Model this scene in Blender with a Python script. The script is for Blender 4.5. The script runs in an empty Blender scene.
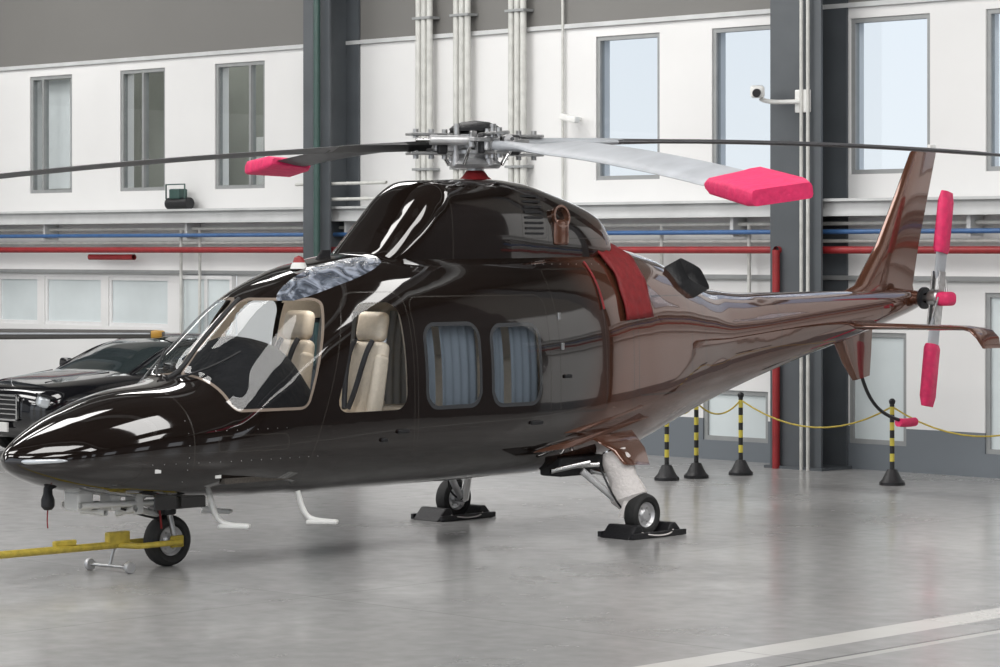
import bpy, bmesh, math, random
import numpy as np
from mathutils import Vector, Matrix
random.seed(4)
scene = bpy.context.scene
scene.view_settings.view_transform = 'Standard'
D = bpy.data
# world axes: x = lateral (helicopter port side +), y = aft, z = up (metres)

# ------------------------------------------------------------ materials
def nmat(name):
    m = D.materials.new(name); m.use_nodes = True
    nt = m.node_tree
    return m, nt, nt.nodes['Principled BSDF'], nt.nodes['Material Output']
def mat(name, col, rough=.5, metal=0, coat=0, noise=0, nscale=8, bump=0, emit=0):
    m, nt, b, o = nmat(name)
    b.inputs['Base Color'].default_value = (*col, 1)
    b.inputs['Roughness'].default_value = rough
    b.inputs['Metallic'].default_value = metal
    b.inputs['Coat Weight'].default_value = coat
    if noise or bump:
        tc = nt.nodes.new('ShaderNodeTexCoord'); n = nt.nodes.new('ShaderNodeTexNoise')
        n.inputs['Scale'].default_value = nscale; n.inputs['Detail'].default_value = 4
        nt.links.new(tc.outputs['Object'], n.inputs['Vector'])
        if noise:
            r = nt.nodes.new('ShaderNodeValToRGB')
            r.color_ramp.elements[0].position = .3; r.color_ramp.elements[1].position = .7
            r.color_ramp.elements[0].color = (*[c*(1-noise) for c in col], 1)
            r.color_ramp.elements[1].color = (*[min(1, c*(1+noise*.5)) for c in col], 1)
            nt.links.new(n.outputs['Fac'], r.inputs['Fac'])
            nt.links.new(r.outputs['Color'], b.inputs['Base Color'])
        if bump:
            bp = nt.nodes.new('ShaderNodeBump'); bp.inputs['Strength'].default_value = bump
            bp.inputs['Distance'].default_value = .02
            nt.links.new(n.outputs['Fac'], bp.inputs['Height'])
            nt.links.new(bp.outputs['Normal'], b.inputs['Normal'])
    return m
def glass_nodes(nt, tint=(.8, .85, .88), rough=.01, f0=.045):
    t = nt.nodes.new('ShaderNodeBsdfTransparent'); t.inputs['Color'].default_value = (*tint, 1)
    g = nt.nodes.new('ShaderNodeBsdfGlossy'); g.inputs['Roughness'].default_value = rough
    lw = nt.nodes.new('ShaderNodeLayerWeight'); lw.inputs['Blend'].default_value = .5
    p = nt.nodes.new('ShaderNodeMath'); p.operation = 'POWER'; p.inputs[1].default_value = 5; nt.links.new(lw.outputs['Facing'], p.inputs[0])
    f = nt.nodes.new('ShaderNodeMath'); f.operation = 'MULTIPLY_ADD'; f.inputs[1].default_value = .8; f.inputs[2].default_value = f0
    nt.links.new(p.outputs[0], f.inputs[0])
    mx = nt.nodes.new('ShaderNodeMixShader')
    nt.links.new(f.outputs[0], mx.inputs[0]); nt.links.new(t.outputs[0], mx.inputs[1]); nt.links.new(g.outputs[0], mx.inputs[2])
    return mx
def glassmat(name, tint=(.94, .96, .97)):
    m, nt, b, o = nmat(name)
    mx = glass_nodes(nt, tint); nt.links.new(mx.outputs[0], o.inputs['Surface'])
    return m

M_black = mat('black_gloss_paint', (.006, .005, .005), .1, 0, 1)
M_brown = mat('copper_brown_paint', (.145, .060, .036), .16, .42, 1)
M_rubber = mat('tyre_rubber', (.02, .02, .02), .7, noise=.3, nscale=30)
M_blackpl = mat('black_plastic', (.012, .012, .014), .45, bump=.2, nscale=40)
M_steel = mat('bare_steel', (.5, .5, .5), .3, .9, noise=.25, nscale=20)
M_alu = mat('aluminium', (.68, .68, .69), .35, .6, noise=.2)
M_white = mat('white_paint', (.8, .8, .78), .4, noise=.05)
M_cloth = mat('white_fabric', (.75, .71, .69), .85, bump=.8, nscale=25)
M_pink = mat('pink_cover_fabric', (.78, .03, .14), .6, bump=.6, nscale=14, noise=.15)
M_red = mat('red_cover_fabric', (.24, .012, .015), .6, bump=.5, nscale=14, noise=.2)
M_cream = mat('cream_leather', (.78, .68, .56), .5, bump=.15, nscale=30, noise=.08)
M_curtain = mat('pale_gray_curtain', (.36, .37, .38), .8, bump=.2, nscale=40)
M_darkint = mat('dark_quilted_cover', (.007, .007, .009), .85, bump=1.0, nscale=12)
M_carpet = mat('dark_carpet', (.08, .07, .06), .9, noise=.3, nscale=60)
M_belt = mat('seat_belt', (.03, .03, .035), .6, noise=.2)
M_yellow = mat('yellow_paint', (.55, .42, .06), .45, noise=.25, nscale=20)
M_orange = mat('orange_yellow_paint', (.50, .27, .04), .45, noise=.15)
M_bladegray = mat('blade_gray', (.075, .072, .068), .6, noise=.2, nscale=3)
M_bladedark = mat('blade_dark', (.07, .07, .075), .35, noise=.2, nscale=5)
M_bladeblack = mat('blade_black', (.012, .012, .013), .4, noise=.2)
M_bladewhite = mat('blade_white', (.44, .46, .49), .4, noise=.15, nscale=4)
M_chrome = mat('chrome', (.8, .8, .8), .12, 1, noise=.03)
M_colgray = mat('steel_column_paint', (.085, .095, .105), .5, noise=.15, nscale=2)
M_beam = mat('light_gray_beam', (.58, .59, .59), .5, noise=.12, nscale=3)
M_pipered = mat('red_pipe_paint', (.30, .022, .025), .45, noise=.2)
M_pipeblue = mat('blue_pipe_paint', (.05, .13, .3), .4, noise=.15)
M_pipewhite = mat('white_pipe_paint', (.6, .6, .57), .45, noise=.15)
M_green = mat('green_pipe_paint', (.04, .085, .075), .4, noise=.15)
M_frame = mat('window_frame_gray', (.3, .31, .31), .4, noise=.08)
M_wframe = mat('window_frame_white', (.78, .78, .78), .4, noise=.05)
M_glass = glassmat('window_glass')
M_glasspale = mat('pale_lit_glass', (.66, .72, .73), .15, noise=.1, nscale=1.2)  # opaque pale panes; light of the rooms behind is put into the colour
M_lampglass = mat('headlamp_glass', (.7, .74, .78), .08, .3, 1, noise=.1)
M_carpaint = mat('car_black_paint', (.005, .005, .007), .1, 0, 1)
M_carglass = mat('car_dark_glass', (.025, .035, .037), .05, 0, 1)

# ------------------------------------------------------------ helpers
def link(o, parent=None):
    scene.collection.objects.link(o)
    if parent: o.parent = parent
    return o
def empty(name, loc=(0, 0, 0)):
    e = D.objects.new(name, None); e.location = loc; e.empty_display_size = .3
    scene.collection.objects.link(e); return e
def mesh(name, vs, fs, mats, parent=None, smooth=False, mi=None):
    me = D.meshes.new(name); me.from_pydata([tuple(v) for v in vs], [], fs)
    if not isinstance(mats, (list, tuple)): mats = [mats]
    for m in mats: me.materials.append(m)
    if smooth: me.polygons.foreach_set('use_smooth', [True]*len(me.polygons))
    if mi: me.polygons.foreach_set('material_index', mi)
    me.update()
    return link(D.objects.new(name, me), parent)
def bevel(o, w, seg=2):
    b = o.modifiers.new('bevel', 'BEVEL'); b.width = w; b.segments = seg; b.limit_method = 'ANGLE'
    return o
BF = [(0,3,2,1),(4,5,6,7),(0,1,5,4),(1,2,6,5),(2,3,7,6),(3,0,4,7)]
def boxv(b):
    x0,x1,y0,y1,z0,z1 = b
    return [(x0,y0,z0),(x1,y0,z0),(x1,y1,z0),(x0,y1,z0),(x0,y0,z1),(x1,y0,z1),(x1,y1,z1),(x0,y1,z1)]
def boxes(name, bl, mats, parent=None, bev=0):
    vs, fs, mi = [], [], []
    for b in bl:
        n = len(vs); vs += boxv(b[:6]); k = b[6] if len(b) > 6 else 0
        for f in BF: fs.append(tuple(n+i for i in f)); mi.append(k)
    o = mesh(name, vs, fs, mats, parent, mi=mi)
    if bev: bevel(o, bev)
    return o
def obox(name, c, size, rot, mat_, parent=None, bev=.01, taper=1.0):
    R = Matrix.Rotation(rot[2],3,'Z') @ Matrix.Rotation(rot[1],3,'Y') @ Matrix.Rotation(rot[0],3,'X')
    vs = []
    for v in boxv((-.5,.5,-.5,.5,-.5,.5)):
        t = taper if v[2] > 0 else 1
        vs.append(Vector(c) + R @ Vector((v[0]*size[0]*t, v[1]*size[1]*t, v[2]*size[2])))
    o = mesh(name, vs, BF, mat_, parent, smooth=bev >= .03)
    if bev: bevel(o, bev, 4 if bev >= .03 else 2)
    return o
def frame_of(d):
    d = Vector(d).normalized()
    a = Vector((0,0,1)) if abs(d.z) < .9 else Vector((1,0,0))
    u = d.cross(a).normalized(); v = d.cross(u).normalized()
    return d, u, v
def cyl(name, p0, p1, r0, mat_, parent=None, r1=None, seg=20):
    if r1 is None: r1 = r0
    p0, p1 = Vector(p0), Vector(p1); d,u,v = frame_of(p1-p0)
    vs, fs = [], []
    for p, r in ((p0,r0),(p1,r1)):
        for i in range(seg):
            a = 2*math.pi*i/seg; vs.append(p + u*math.cos(a)*r + v*math.sin(a)*r)
    for i in range(seg): fs.append((i,(i+1)%seg,seg+(i+1)%seg,seg+i))
    fs.append(tuple(range(seg))[::-1]); fs.append(tuple(range(seg,2*seg)))
    o = mesh(name, vs, fs, mat_, parent, True)
    try: o.data.set_sharp_from_angle(angle=.7)
    except Exception: pass
    return o
def revolve(name, prof, c, axis, mat_, parent=None, seg=40, mi=None):
    d,u,v = frame_of(axis); c = Vector(c); vs, fs, mm = [], [], []
    for a_, r in prof:
        for i in range(seg):
            a = 2*math.pi*i/seg; vs.append(c + d*a_ + u*math.cos(a)*r + v*math.sin(a)*r)
    for j in range(len(prof)-1):
        for i in range(seg):
            fs.append((j*seg+i, j*seg+(i+1)%seg, (j+1)*seg+(i+1)%seg, (j+1)*seg+i)); mm.append(mi[j] if mi else 0)
    o = mesh(name, vs, fs, mat_, parent, True, mm)
    try: o.data.set_sharp_from_angle(angle=.6)
    except Exception: pass
    return o
def tube(name, pts, r, mat_, parent=None, cyclic=False, smooth=True):
    cu = D.curves.new(name, 'CURVE'); cu.dimensions = '3D'; cu.bevel_depth = r; cu.bevel_resolution = 3
    cu.use_fill_caps = True
    sp = cu.splines.new('NURBS' if smooth else 'POLY'); sp.points.add(len(pts)-1)
    for i, p in enumerate(pts): sp.points[i].co = (*p, 1)
    if smooth: sp.use_endpoint_u = True; sp.order_u = min(4, len(pts))
    sp.use_cyclic_u = cyclic
    cu.materials.append(mat_)
    return link(D.objects.new(name, cu), parent)
def tubes(name, polys, r, mat_, parent=None):
    cu = D.curves.new(name, 'CURVE'); cu.dimensions = '3D'; cu.bevel_depth = r; cu.bevel_resolution = 3
    for pts in polys:
        sp = cu.splines.new('POLY'); sp.points.add(len(pts)-1)
        for i, p in enumerate(pts): sp.points[i].co = (*p, 1)
    cu.materials.append(mat_)
    return link(D.objects.new(name, cu), parent)
def airloft(name, secs, mats, parent=None, flat=False, mi=None):
    if flat: prof = [(0,.5),(.02,.85),(.06,1),(.3,1),(.7,1),(.94,1),(.98,.85),(1,.5)]
    else: prof = [(0,0),(.02,.35),(.08,.75),(.2,1),(.4,.95),(.65,.6),(.9,.2),(1,.03)]
    loop = [(x, y) for x, y in prof] + [(x, -y) for x, y in (prof[::-1] if flat else prof[::-1][0:-1])]
    n = len(loop); vs, fs, mm = [], [], []
    for le, te, th, td in secs:
        le, te, td = Vector(le), Vector(te), Vector(td).normalized()
        for x, y in loop: vs.append(le + (te-le)*x + td*(y*th/2))
    for j in range(len(secs)-1):
        for i in range(n):
            fs.append((j*n+i, j*n+(i+1)%n, (j+1)*n+(i+1)%n, (j+1)*n+i)); mm.append(mi[j] if mi else 0)
    fs.append(tuple(range(n))[::-1]); fs.append(tuple(range((len(secs)-1)*n, len(secs)*n))); mm += [0, mm[-1]]
    o = mesh(name, vs, fs, mats, parent, True, mm)
    try: o.data.set_sharp_from_angle(angle=.8 if flat else 1.0)
    except Exception: pass
    return o
def pchip(xs, ys):
    xs = np.array(xs, float); ys = np.array(ys, float); h = np.diff(xs); d = np.diff(ys)/h
    m = np.zeros(len(xs)); m[0] = d[0]; m[-1] = d[-1]
    for i in range(1, len(xs)-1):
        if d[i-1]*d[i] > 0: m[i] = 2*d[i-1]*d[i]/(d[i-1]+d[i])
    def f(x):
        x = np.asarray(x, float); k = np.clip(np.searchsorted(xs, x, side='right')-1, 0, len(h)-1)
        t = np.clip((x-xs[k])/h[k], 0, 1); hh = h[k]
        return ((2*t**3-3*t**2+1)*ys[k] + (t**3-2*t**2+t)*hh*m[k] + (-2*t**3+3*t**2)*ys[k+1] + (t**3-t**2)*hh*m[k+1])
    return f
class Loft:
    """stations: (y, W, zb, zc, zt, nu, nl)"""
    def __init__(s, st, xc=0):
        st = np.array(st, float); s.f = [pchip(st[:,0], st[:,i]) for i in range(1,7)]; s.xc = xc
    def P(s, y): return [f(y) for f in s.f]
    def pt(s, y, t, off=0):
        W,zb,zc,zt,nu,nl = s.P(y); W = W+off; zb = zb-off; zt = zt+off
        c, si = np.cos(t), np.sin(t); n = np.where(si>=0, nu, nl)
        w = W*np.sign(c)*np.abs(c)**(2/n); q = np.abs(si)**(2/n)
        return w+s.xc, np.where(si>=0, zc+(zt-zc)*q, zc-(zc-zb)*q)
    def side(s, y, z, off=0):
        W,zb,zc,zt,nu,nl = [float(v) for v in s.P(y)]
        if z >= zc: a = min(1,(z-zc)/(zt-zc)); n = nu
        else: a = min(1,(zc-z)/(zc-zb)); n = nl
        return s.xc + W*(1-a**n)**(1/n) + off
    def top(s, y, x, off=0):
        W,zb,zc,zt,nu,nl = [float(v) for v in s.P(y)]
        return zc+(zt-zc)*(1-min(1,abs(x-s.xc)/W)**nu)**(1/nu)+off
    def build(s, name, ys, NT, mats, parent, off=0, attrs=None, cull=None, t0=0, t1=2*math.pi, cap=True):
        ys = np.array(ys); closed = abs(t1-t0-2*math.pi) < 1e-6
        ts = np.linspace(t0, t1, NT, endpoint=not closed)
        Y, T = np.meshgrid(ys, ts, indexing='ij')
        X, Z = s.pt(Y, T, off)
        co = np.stack([X, Y, Z], -1).reshape(-1, 3)
        A = attrs(co[:,0]-s.xc, co[:,1], co[:,2]) if attrs else {}
        K = cull(A) if cull else None
        fs = []
        for i in range(len(ys)-1):
            for j in range(NT if closed else NT-1):
                f = (i*NT+j, i*NT+(j+1)%NT, (i+1)*NT+(j+1)%NT, (i+1)*NT+j)
                if K is not None and (K[f[0]] or K[f[1]] or K[f[2]] or K[f[3]]): continue
                fs.append(f[::-1])
        if cap and closed and K is None:
            fs.append(tuple(range(NT))); fs.append(tuple(range((len(ys)-1)*NT, len(ys)*NT))[::-1])
        me = D.meshes.new(name); me.from_pydata(co.tolist(), [], fs)
        for m in (mats if isinstance(mats, list) else [mats]): me.materials.append(m)
        me.polygons.foreach_set('use_smooth', [True]*len(me.polygons))
        if K is None:
            for k, v in A.items():
                at = me.attributes.new(k, 'FLOAT', 'POINT'); at.data.foreach_set('value', v.astype(np.float32))
        me.update()
        return link(D.objects.new(name, me), parent)
def rint(ds, r):
    q = [d+r for d in ds]; m = q[0]
    for d in q[1:]: m = np.maximum(m, d)
    ss = sum(np.maximum(d,0)**2 for d in q)
    return np.sqrt(ss)+np.minimum(m,0)-r

# ============================================================ HELICOPTER
heli = empty('helicopter')
FUS = Loft([
 # y,   W,   zb,   zc,   zt,   nu,  nl
 (0.00,.012,.86, .87, .88, 2.0,2.0),
 (0.02,.075,.82, .87, .93, 2.0,2.0),
 (0.06,.135,.785,.87, .97, 2.0,2.0),
 (0.15,.22, .735,.87, 1.03,2.0,2.0),
 (0.30,.33, .68, .88, 1.11,2.0,2.1),
 (0.50,.44, .63, .90, 1.20,2.0,2.2),
 (1.00,.61, .56, .94, 1.35,2.1,2.5),
 (1.45,.71, .53, .97, 1.41,2.2,2.8),
 (1.58,.73, .525,.98, 1.45,2.25,2.8),
 (1.80,.755,.52, 1.00,1.66,2.3,2.9),
 (2.00,.77, .51, 1.02,1.84,2.35,3.0),
 (2.22,.785,.51, 1.05,2.02,2.4,3.1),
 (2.50,.80, .50, 1.08,2.17,2.5,3.2),
 (2.85,.81, .50, 1.12,2.29,2.6,3.2),
 (3.40,.82, .50, 1.15,2.38,2.7,3.2),
 (4.20,.825,.50, 1.17,2.41,2.8,3.2),
 (5.00,.82, .50, 1.20,2.42,2.8,3.1),
 (5.60,.80, .53, 1.27,2.43,2.8,2.9),
 (6.30,.71, .61, 1.36,2.43,2.7,2.6),
 (6.80,.62, .73, 1.43,2.36,2.5,2.4),
 (7.30,.52, .87, 1.50,2.19,2.3,2.2),
 (7.80,.42, 1.01,1.56,2.05,2.1,2.1),
 (8.40,.34, 1.17,1.62,2.00,2.1,2.1),
 (9.20,.27, 1.36,1.69,2.00,2.1,2.1),
 (10.0,.21, 1.53,1.76,2.00,2.1,2.1),
 (10.8,.16, 1.72,1.86,2.00,2.1,2.1),
 (11.1,.12, 1.80,1.90,1.99,2.1,2.1),
 (11.3,.03, 1.88,1.91,1.95,2.0,2.0)])

def fus_attrs(x, y, z):
    ax = np.abs(x)
    ws = rint([.028-ax, 1.58-y, 1.19-z, z-2.03, (y-2.22-.43*(z-1.15))/1.09], .07)
    sw = rint([(2.5+.38*(z-1.15)-y)/1.07, y-3.25, 1.15-z, z-1.99, .35-ax], .12)
    c1 = rint([3.47-y, y-4.07, 1.15-z, z-1.81, .35-ax], .12)
    c2 = rint([4.21-y, y-4.78, 1.14-z, z-1.79, .35-ax], .12)
    chin = rint([1.42-y, y-2.05, .90-z, z-1.02, .3-ax], .03)
    foil = (np.sqrt(((y-2.84)/.54)**2+((ax-.36)/.15)**2)-1)*.15; foil = np.where(z > 1.6, foil, 1)
    d1 = rint([(2.40+.38*(z-1.15)-y)/1.07, y-3.33, .64-z, z-2.07, .3-ax], .12)
    d2 = rint([3.37-y, y-4.90, .70-z, z-2.03, .3-ax], .10)
    d3 = rint([5.02-y, y-5.62, 1.05-z, z-2.24, .2-ax], .05)
    d4 = rint([6.1-y, y-7.0, 1.15-z, z-2.0, .1-ax], .05)
    return dict(glass=np.minimum(np.minimum(ws, sw), np.minimum(c1, c2)), chin=chin, foil=foil,
                cab=np.minimum(c1, c2), cock=ws, d1=d1, d2=d2, d3=d3, d4=d4, sy=y,
                brown=y-(5.42+.22*np.sin((z-1.1)*2.6)))

def fus_material():
    m, nt, b, o = nmat('helicopter_skin'); N, L = nt.nodes, nt.links
    def at(n):
        a = N.new('ShaderNodeAttribute'); a.attribute_name = n; return a.outputs['Fac']
    def mth(op, a, bb=None, c=None):
        x = N.new('ShaderNodeMath'); x.operation = op
        for i, v in enumerate((a, bb, c)):
            if v is None: continue
            if isinstance(v, (int, float)): x.inputs[i].default_value = v
            else: L.new(v, x.inputs[i])
        return x.outputs[0]
    def ramp(v, a, c):
        r = N.new('ShaderNodeMapRange'); r.interpolation_type = 'SMOOTHSTEP'; L.new(v, r.inputs[0]); r.inputs[1].default_value = a; r.inputs[2].default_value = c
        return r.outputs[0]
    def mixc(f, a, bb):
        x = N.new('ShaderNodeMix'); x.data_type = 'RGBA'; L.new(f, x.inputs[0])
        for i, v in ((6, a), (7, bb)):
            if isinstance(v, tuple): x.inputs[i].default_value = (*v, 1)
            else: L.new(v, x.inputs[i])
        return x.outputs[2]
    br = ramp(at('brown'), -.30, .40)
    col = mixc(br, (.010, .0062, .0048), (.115, .044, .025))
    L.new(mth('MULTIPLY', br, .42), b.inputs['Metallic'])
    b.inputs['Coat Weight'].default_value = 1; b.inputs['Coat Roughness'].default_value = .01
    seam = None
    for n in ('d1', 'd2', 'd3', 'd4', 'chin'):
        s_ = mth('LESS_THAN', mth('ABSOLUTE', at(n)), .005)
        seam = s_ if seam is None else mth('MAXIMUM', seam, s_)
    for yy in (1.22, 6.02, 7.25, 8.6, 10.35):
        s_ = mth('LESS_THAN', mth('ABSOLUTE', mth('SUBTRACT', at('sy'), yy)), .005); seam = mth('MAXIMUM', seam, s_)
    col = mixc(seam, col, (.024, .019, .015))
    rim = mth('LESS_THAN', mth('ABSOLUTE', at('cab')), .016)
    col = mixc(rim, col, (.045, .048, .052))
    rim2 = mth('LESS_THAN', mth('ABSOLUTE', mth('SUBTRACT', at('cock'), -.010)), .011)
    col = mixc(rim2, col, (.27, .22, .18))
    foil = mth('LESS_THAN', at('foil'), 0.0)
    tc = N.new('ShaderNodeTexCoord'); v = N.new('ShaderNodeTexNoise'); v.inputs['Scale'].default_value = 5; v.inputs['Detail'].default_value = 4; v.inputs['Distortion'].default_value = 2.0
    L.new(tc.outputs['Object'], v.inputs['Vector'])
    fc = mixc(ramp(v.outputs['Fac'], .40, .70), (.05,.06,.08), (.34,.38,.46))
    col = mixc(foil, col, fc)
    L.new(col, b.inputs['Base Color'])
    rg = mth('ADD', .06, mth('MULTIPLY', mth('MAXIMUM', mth('MAXIMUM', seam, rim), foil), .2)); L.new(rg, b.inputs['Roughness'])
    n2 = N.new('ShaderNodeTexNoise'); n2.inputs['Scale'].default_value = 2.2; L.new(tc.outputs['Object'], n2.inputs['Vector'])
    h = mth('ADD', mth('MULTIPLY', v.outputs['Fac'], mth('MULTIPLY', foil, 1.5)), mth('MULTIPLY', n2.outputs['Fac'], .15))
    bp = N.new('ShaderNodeBump'); bp.inputs['Strength'].default_value = .6; bp.inputs['Distance'].default_value = .02
    L.new(h, bp.inputs['Height']); L.new(bp.outputs['Normal'], b.inputs['Normal']); L.new(bp.outputs['Normal'], b.inputs['Coat Normal'])
    g = glass_nodes(nt, (.88, .90, .91)); g2 = glass_nodes(nt, (.62, .68, .74), f0=.09)
    mg = N.new('ShaderNodeMixShader'); L.new(mth('LESS_THAN', at('cab'), 0.02), mg.inputs[0]); L.new(g.outputs[0], mg.inputs[1]); L.new(g2.outputs[0], mg.inputs[2])
    solid = mth('MAXIMUM', rim, rim2)
    mx = N.new('ShaderNodeMixShader'); L.new(mth('LESS_THAN', mth('ADD', at('glass'), solid), 0.0), mx.inputs[0])
    L.new(b.outputs[0], mx.inputs[1]); L.new(mg.outputs[0], mx.inputs[2]); L.new(mx.outputs[0], o.inputs['Surface'])
    return m
M_skin = fus_material()
ys = np.concatenate([[0,.004,.01,.02,.035,.06,.09,.12,.16,.2,.25,.3], np.arange(.325, 1.2, .03), np.arange(1.2, 5.1, .02), np.arange(5.1, 11.3, .035), [11.3]])
FUS.build('fuselage', ys, 280, M_skin, heli, attrs=fus_attrs)
FUS.build('cabin_lining', np.arange(1.35, 5.0, .03), 200, M_cream, heli, off=-.035, attrs=fus_attrs, cull=lambda A: (A['glass'] < .02))
t = np.linspace(0, 2*math.pi, 60, endpoint=False)
bx, bz = FUS.pt(np.full(60, 4.98), t, -.04)
mesh('cabin_bulkhead', [(a, 4.98, c) for a, c in zip(bx, bz)], [tuple(range(60))], M_cream, heli)
boxes('cabin_floor', [(-.68,.68,1.5,4.97,.66,.70)], M_carpet, heli)
# pleated blinds behind the cabin windows
for sx in (1,-1):
    for (ya, yb) in ((3.42,3.62),(3.70,4.12),(4.16,4.42),(4.50,4.84)):
        yy = np.arange(ya, yb, .01); zz = np.linspace(1.08, 1.88, 8)
        vs = [(sx*(FUS.side(y, z)-.075+.010*math.sin(y*2*math.pi/.09)), y, z) for y in yy for z in zz]
        n = len(zz); fs = [(i*n+j, i*n+j+1, (i+1)*n+j+1, (i+1)*n+j) for i in range(len(yy)-1) for j in range(n-1)]
        mesh('window_curtain', vs, fs, M_curtain, heli, True)
def seat(x, y, zf=.70, face=-1, n='pilot_seat', w=1.0):
    e = D.objects.new(n, None); link(e, heli)
    a = .2*(-face)
    obox(n+'_cushion', (x, y+face*.05, zf+.30), (.48,.48,.16), (.08*face,0,0), M_cream, e, .05)
    obox(n+'_base', (x, y, zf+.12), (.36,.36,.22), (0,0,0), M_blackpl, e, .02)
    obox(n+'_back', (x, y-face*.24, zf+.62), (.48,.13,.66), (-a,0,0), M_cream, e, .055, .88)
    for sx in (-1,1):
        obox(n+'_bolster', (x+sx*.21, y-face*.19, zf+.58), (.09,.15,.54), (-a,0,0), M_cream, e, .04, .85)
        tube(n+'_belt', [(x+sx*.10,y-face*.24,zf+.95),(x+sx*.10,y-face*.14,zf+.85),(x+sx*.08,y-face*.11,zf+.6),(x+sx*.02,y-face*.05,zf+.42)], .022, M_belt, e)
        cyl(n+'_headrest_post', (x+sx*.06,y-face*.33,zf+.9), (x+sx*.06,y-face*.35,zf+1.02), .01, M_chrome, e)
    obox(n+'_headrest', (x, y-face*.34, zf+1.06), (.30,.12,.24), (-a,0,0), M_cream, e, .055)
seat(.40, 2.93, .73); seat(-.40, 2.86, .73)
be = D.objects.new('cabin_bench', None); link(be, heli)
for x in (-.42,0,.42):
    obox('bench_cushion', (x,4.45,1.0), (.40,.5,.16), (0,0,0), M_cream, be, .05)
    obox('bench_back', (x,4.76,1.25), (.40,.13,.5), (-.15,0,0), M_cream, be, .05)
boxes('bench_base', [(-.60,.60,4.25,4.8,.7,.93)], M_carpet, be)
ip = Loft([(1.66,.45,.75,.95,1.16,3,3),(1.85,.56,.72,1.0,1.46,2.4,3),(2.15,.60,.72,1.0,1.73,2.1,3),(2.45,.58,.75,1.0,1.68,2.1,3),(2.64,.52,.8,1.0,1.42,2.4,3)], xc=-.04)
ip.build('instrument_panel', np.arange(1.66, 2.64, .04), 64, M_darkint, heli)
boxes('centre_console', [(-.12,.12,2.3,3.0,.7,.98)], M_blackpl, heli, .02)
pts = [(0, y, FUS.top(y, 0, .0)) for y in np.arange(1.5, 2.3, .08)]
tube('windscreen_post', pts, .022, M_blackpl, heli)
for sx in (-1, 1):
    tube('wiper', [(sx*.12, 1.5, FUS.top(1.5,.12,.02)), (sx*.3, 1.62, FUS.top(1.62,.3,.03)), (sx*.45, 1.85, FUS.top(1.85,.45,.025))], .009, M_blackpl, heli)

# transmission / engine upper cowling
DOG = Loft([
 (3.38,.24,2.15,2.25,2.34,3.0,2.5),
 (3.48,.36,2.15,2.25,2.42,3.2,2.5),
 (3.76,.42,2.15,2.27,2.69,3.4,2.5),
 (4.00,.44,2.15,2.30,2.915,3.6,2.5),
 (4.13,.445,2.15,2.30,2.975,3.8,2.5),
 (4.80,.45,2.15,2.30,3.00,3.8,2.5),
 (5.15,.45,2.15,2.30,2.98,3.4,2.5),
 (5.60,.45,2.15,2.30,2.88,3.2,2.5),
 (6.00,.43,2.15,2.30,2.76,3.0,2.5),
 (6.10,.41,2.15,2.30,2.70,2.8,2.5),
 (6.18,.36,2.15,2.28,2.50,2.6,2.5)])
def dog_attrs(x, y, z):
    o1 = np.ones_like(y)
    ax = np.abs(x)
    return dict(glass=o1, chin=rint([4.95-y,y-5.25,2.5-z,z-2.9,.1-ax],.02), foil=o1, cab=o1, cock=o1,
        d1=o1, d2=rint([5.3-y,y-6.0,2.5-z,z-2.68,.1-ax],.03), d3=y-5.27, d4=y-4.13, sy=o1*0, brown=(y-5.95))
DOG.build('transmission_cowling', np.arange(3.38, 6.19, .03), 160, M_skin, heli, attrs=dog_attrs)
for sx in (1, -1):
    for i in range(8):
        z = 2.53+i*.045
        x = DOG.side(5.1, z)
        boxes('cowl_louvre', [tuple(sorted((sx*(x-.02), sx*(x+.012))))+(4.99,5.2,z,z+.018)], M_blackpl, heli)
    x = DOG.side(5.42, 2.68)
    revolve('cowl_vent', [(-.06,.08),(.02,.095),(.045,.10),(.045,.08),(-.02,.07),(-.02,.0)], (sx*x,5.42,2.68), (sx,0,.15), M_brown, heli, 24)
    obox('cowl_vent_lip', (sx*(DOG.side(5.42,2.56)+.01),5.42,2.55), (.05,.17,.22), (0,0,0), M_brown, heli, .04)
revolve('roof_beacon', [(0,.07),(.03,.06),(.05,.05)], (.1,2.75,FUS.top(2.75,.1,-.01)), (0,0,1), M_white, heli, 20)
revolve('beacon_lens', [(0,.05),(.04,.035),(.055,.0)], (.1,2.75,FUS.top(2.75,.1,.04)), (0,0,1), M_pipered, heli, 20)
airloft('roof_antenna', [((.0,3.0,2.31),(.0,3.18,2.33),.02,(1,0,0)),((0,3.08,2.40),(0,3.18,2.40),.01,(1,0,0))], M_blackpl, heli)

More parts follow.
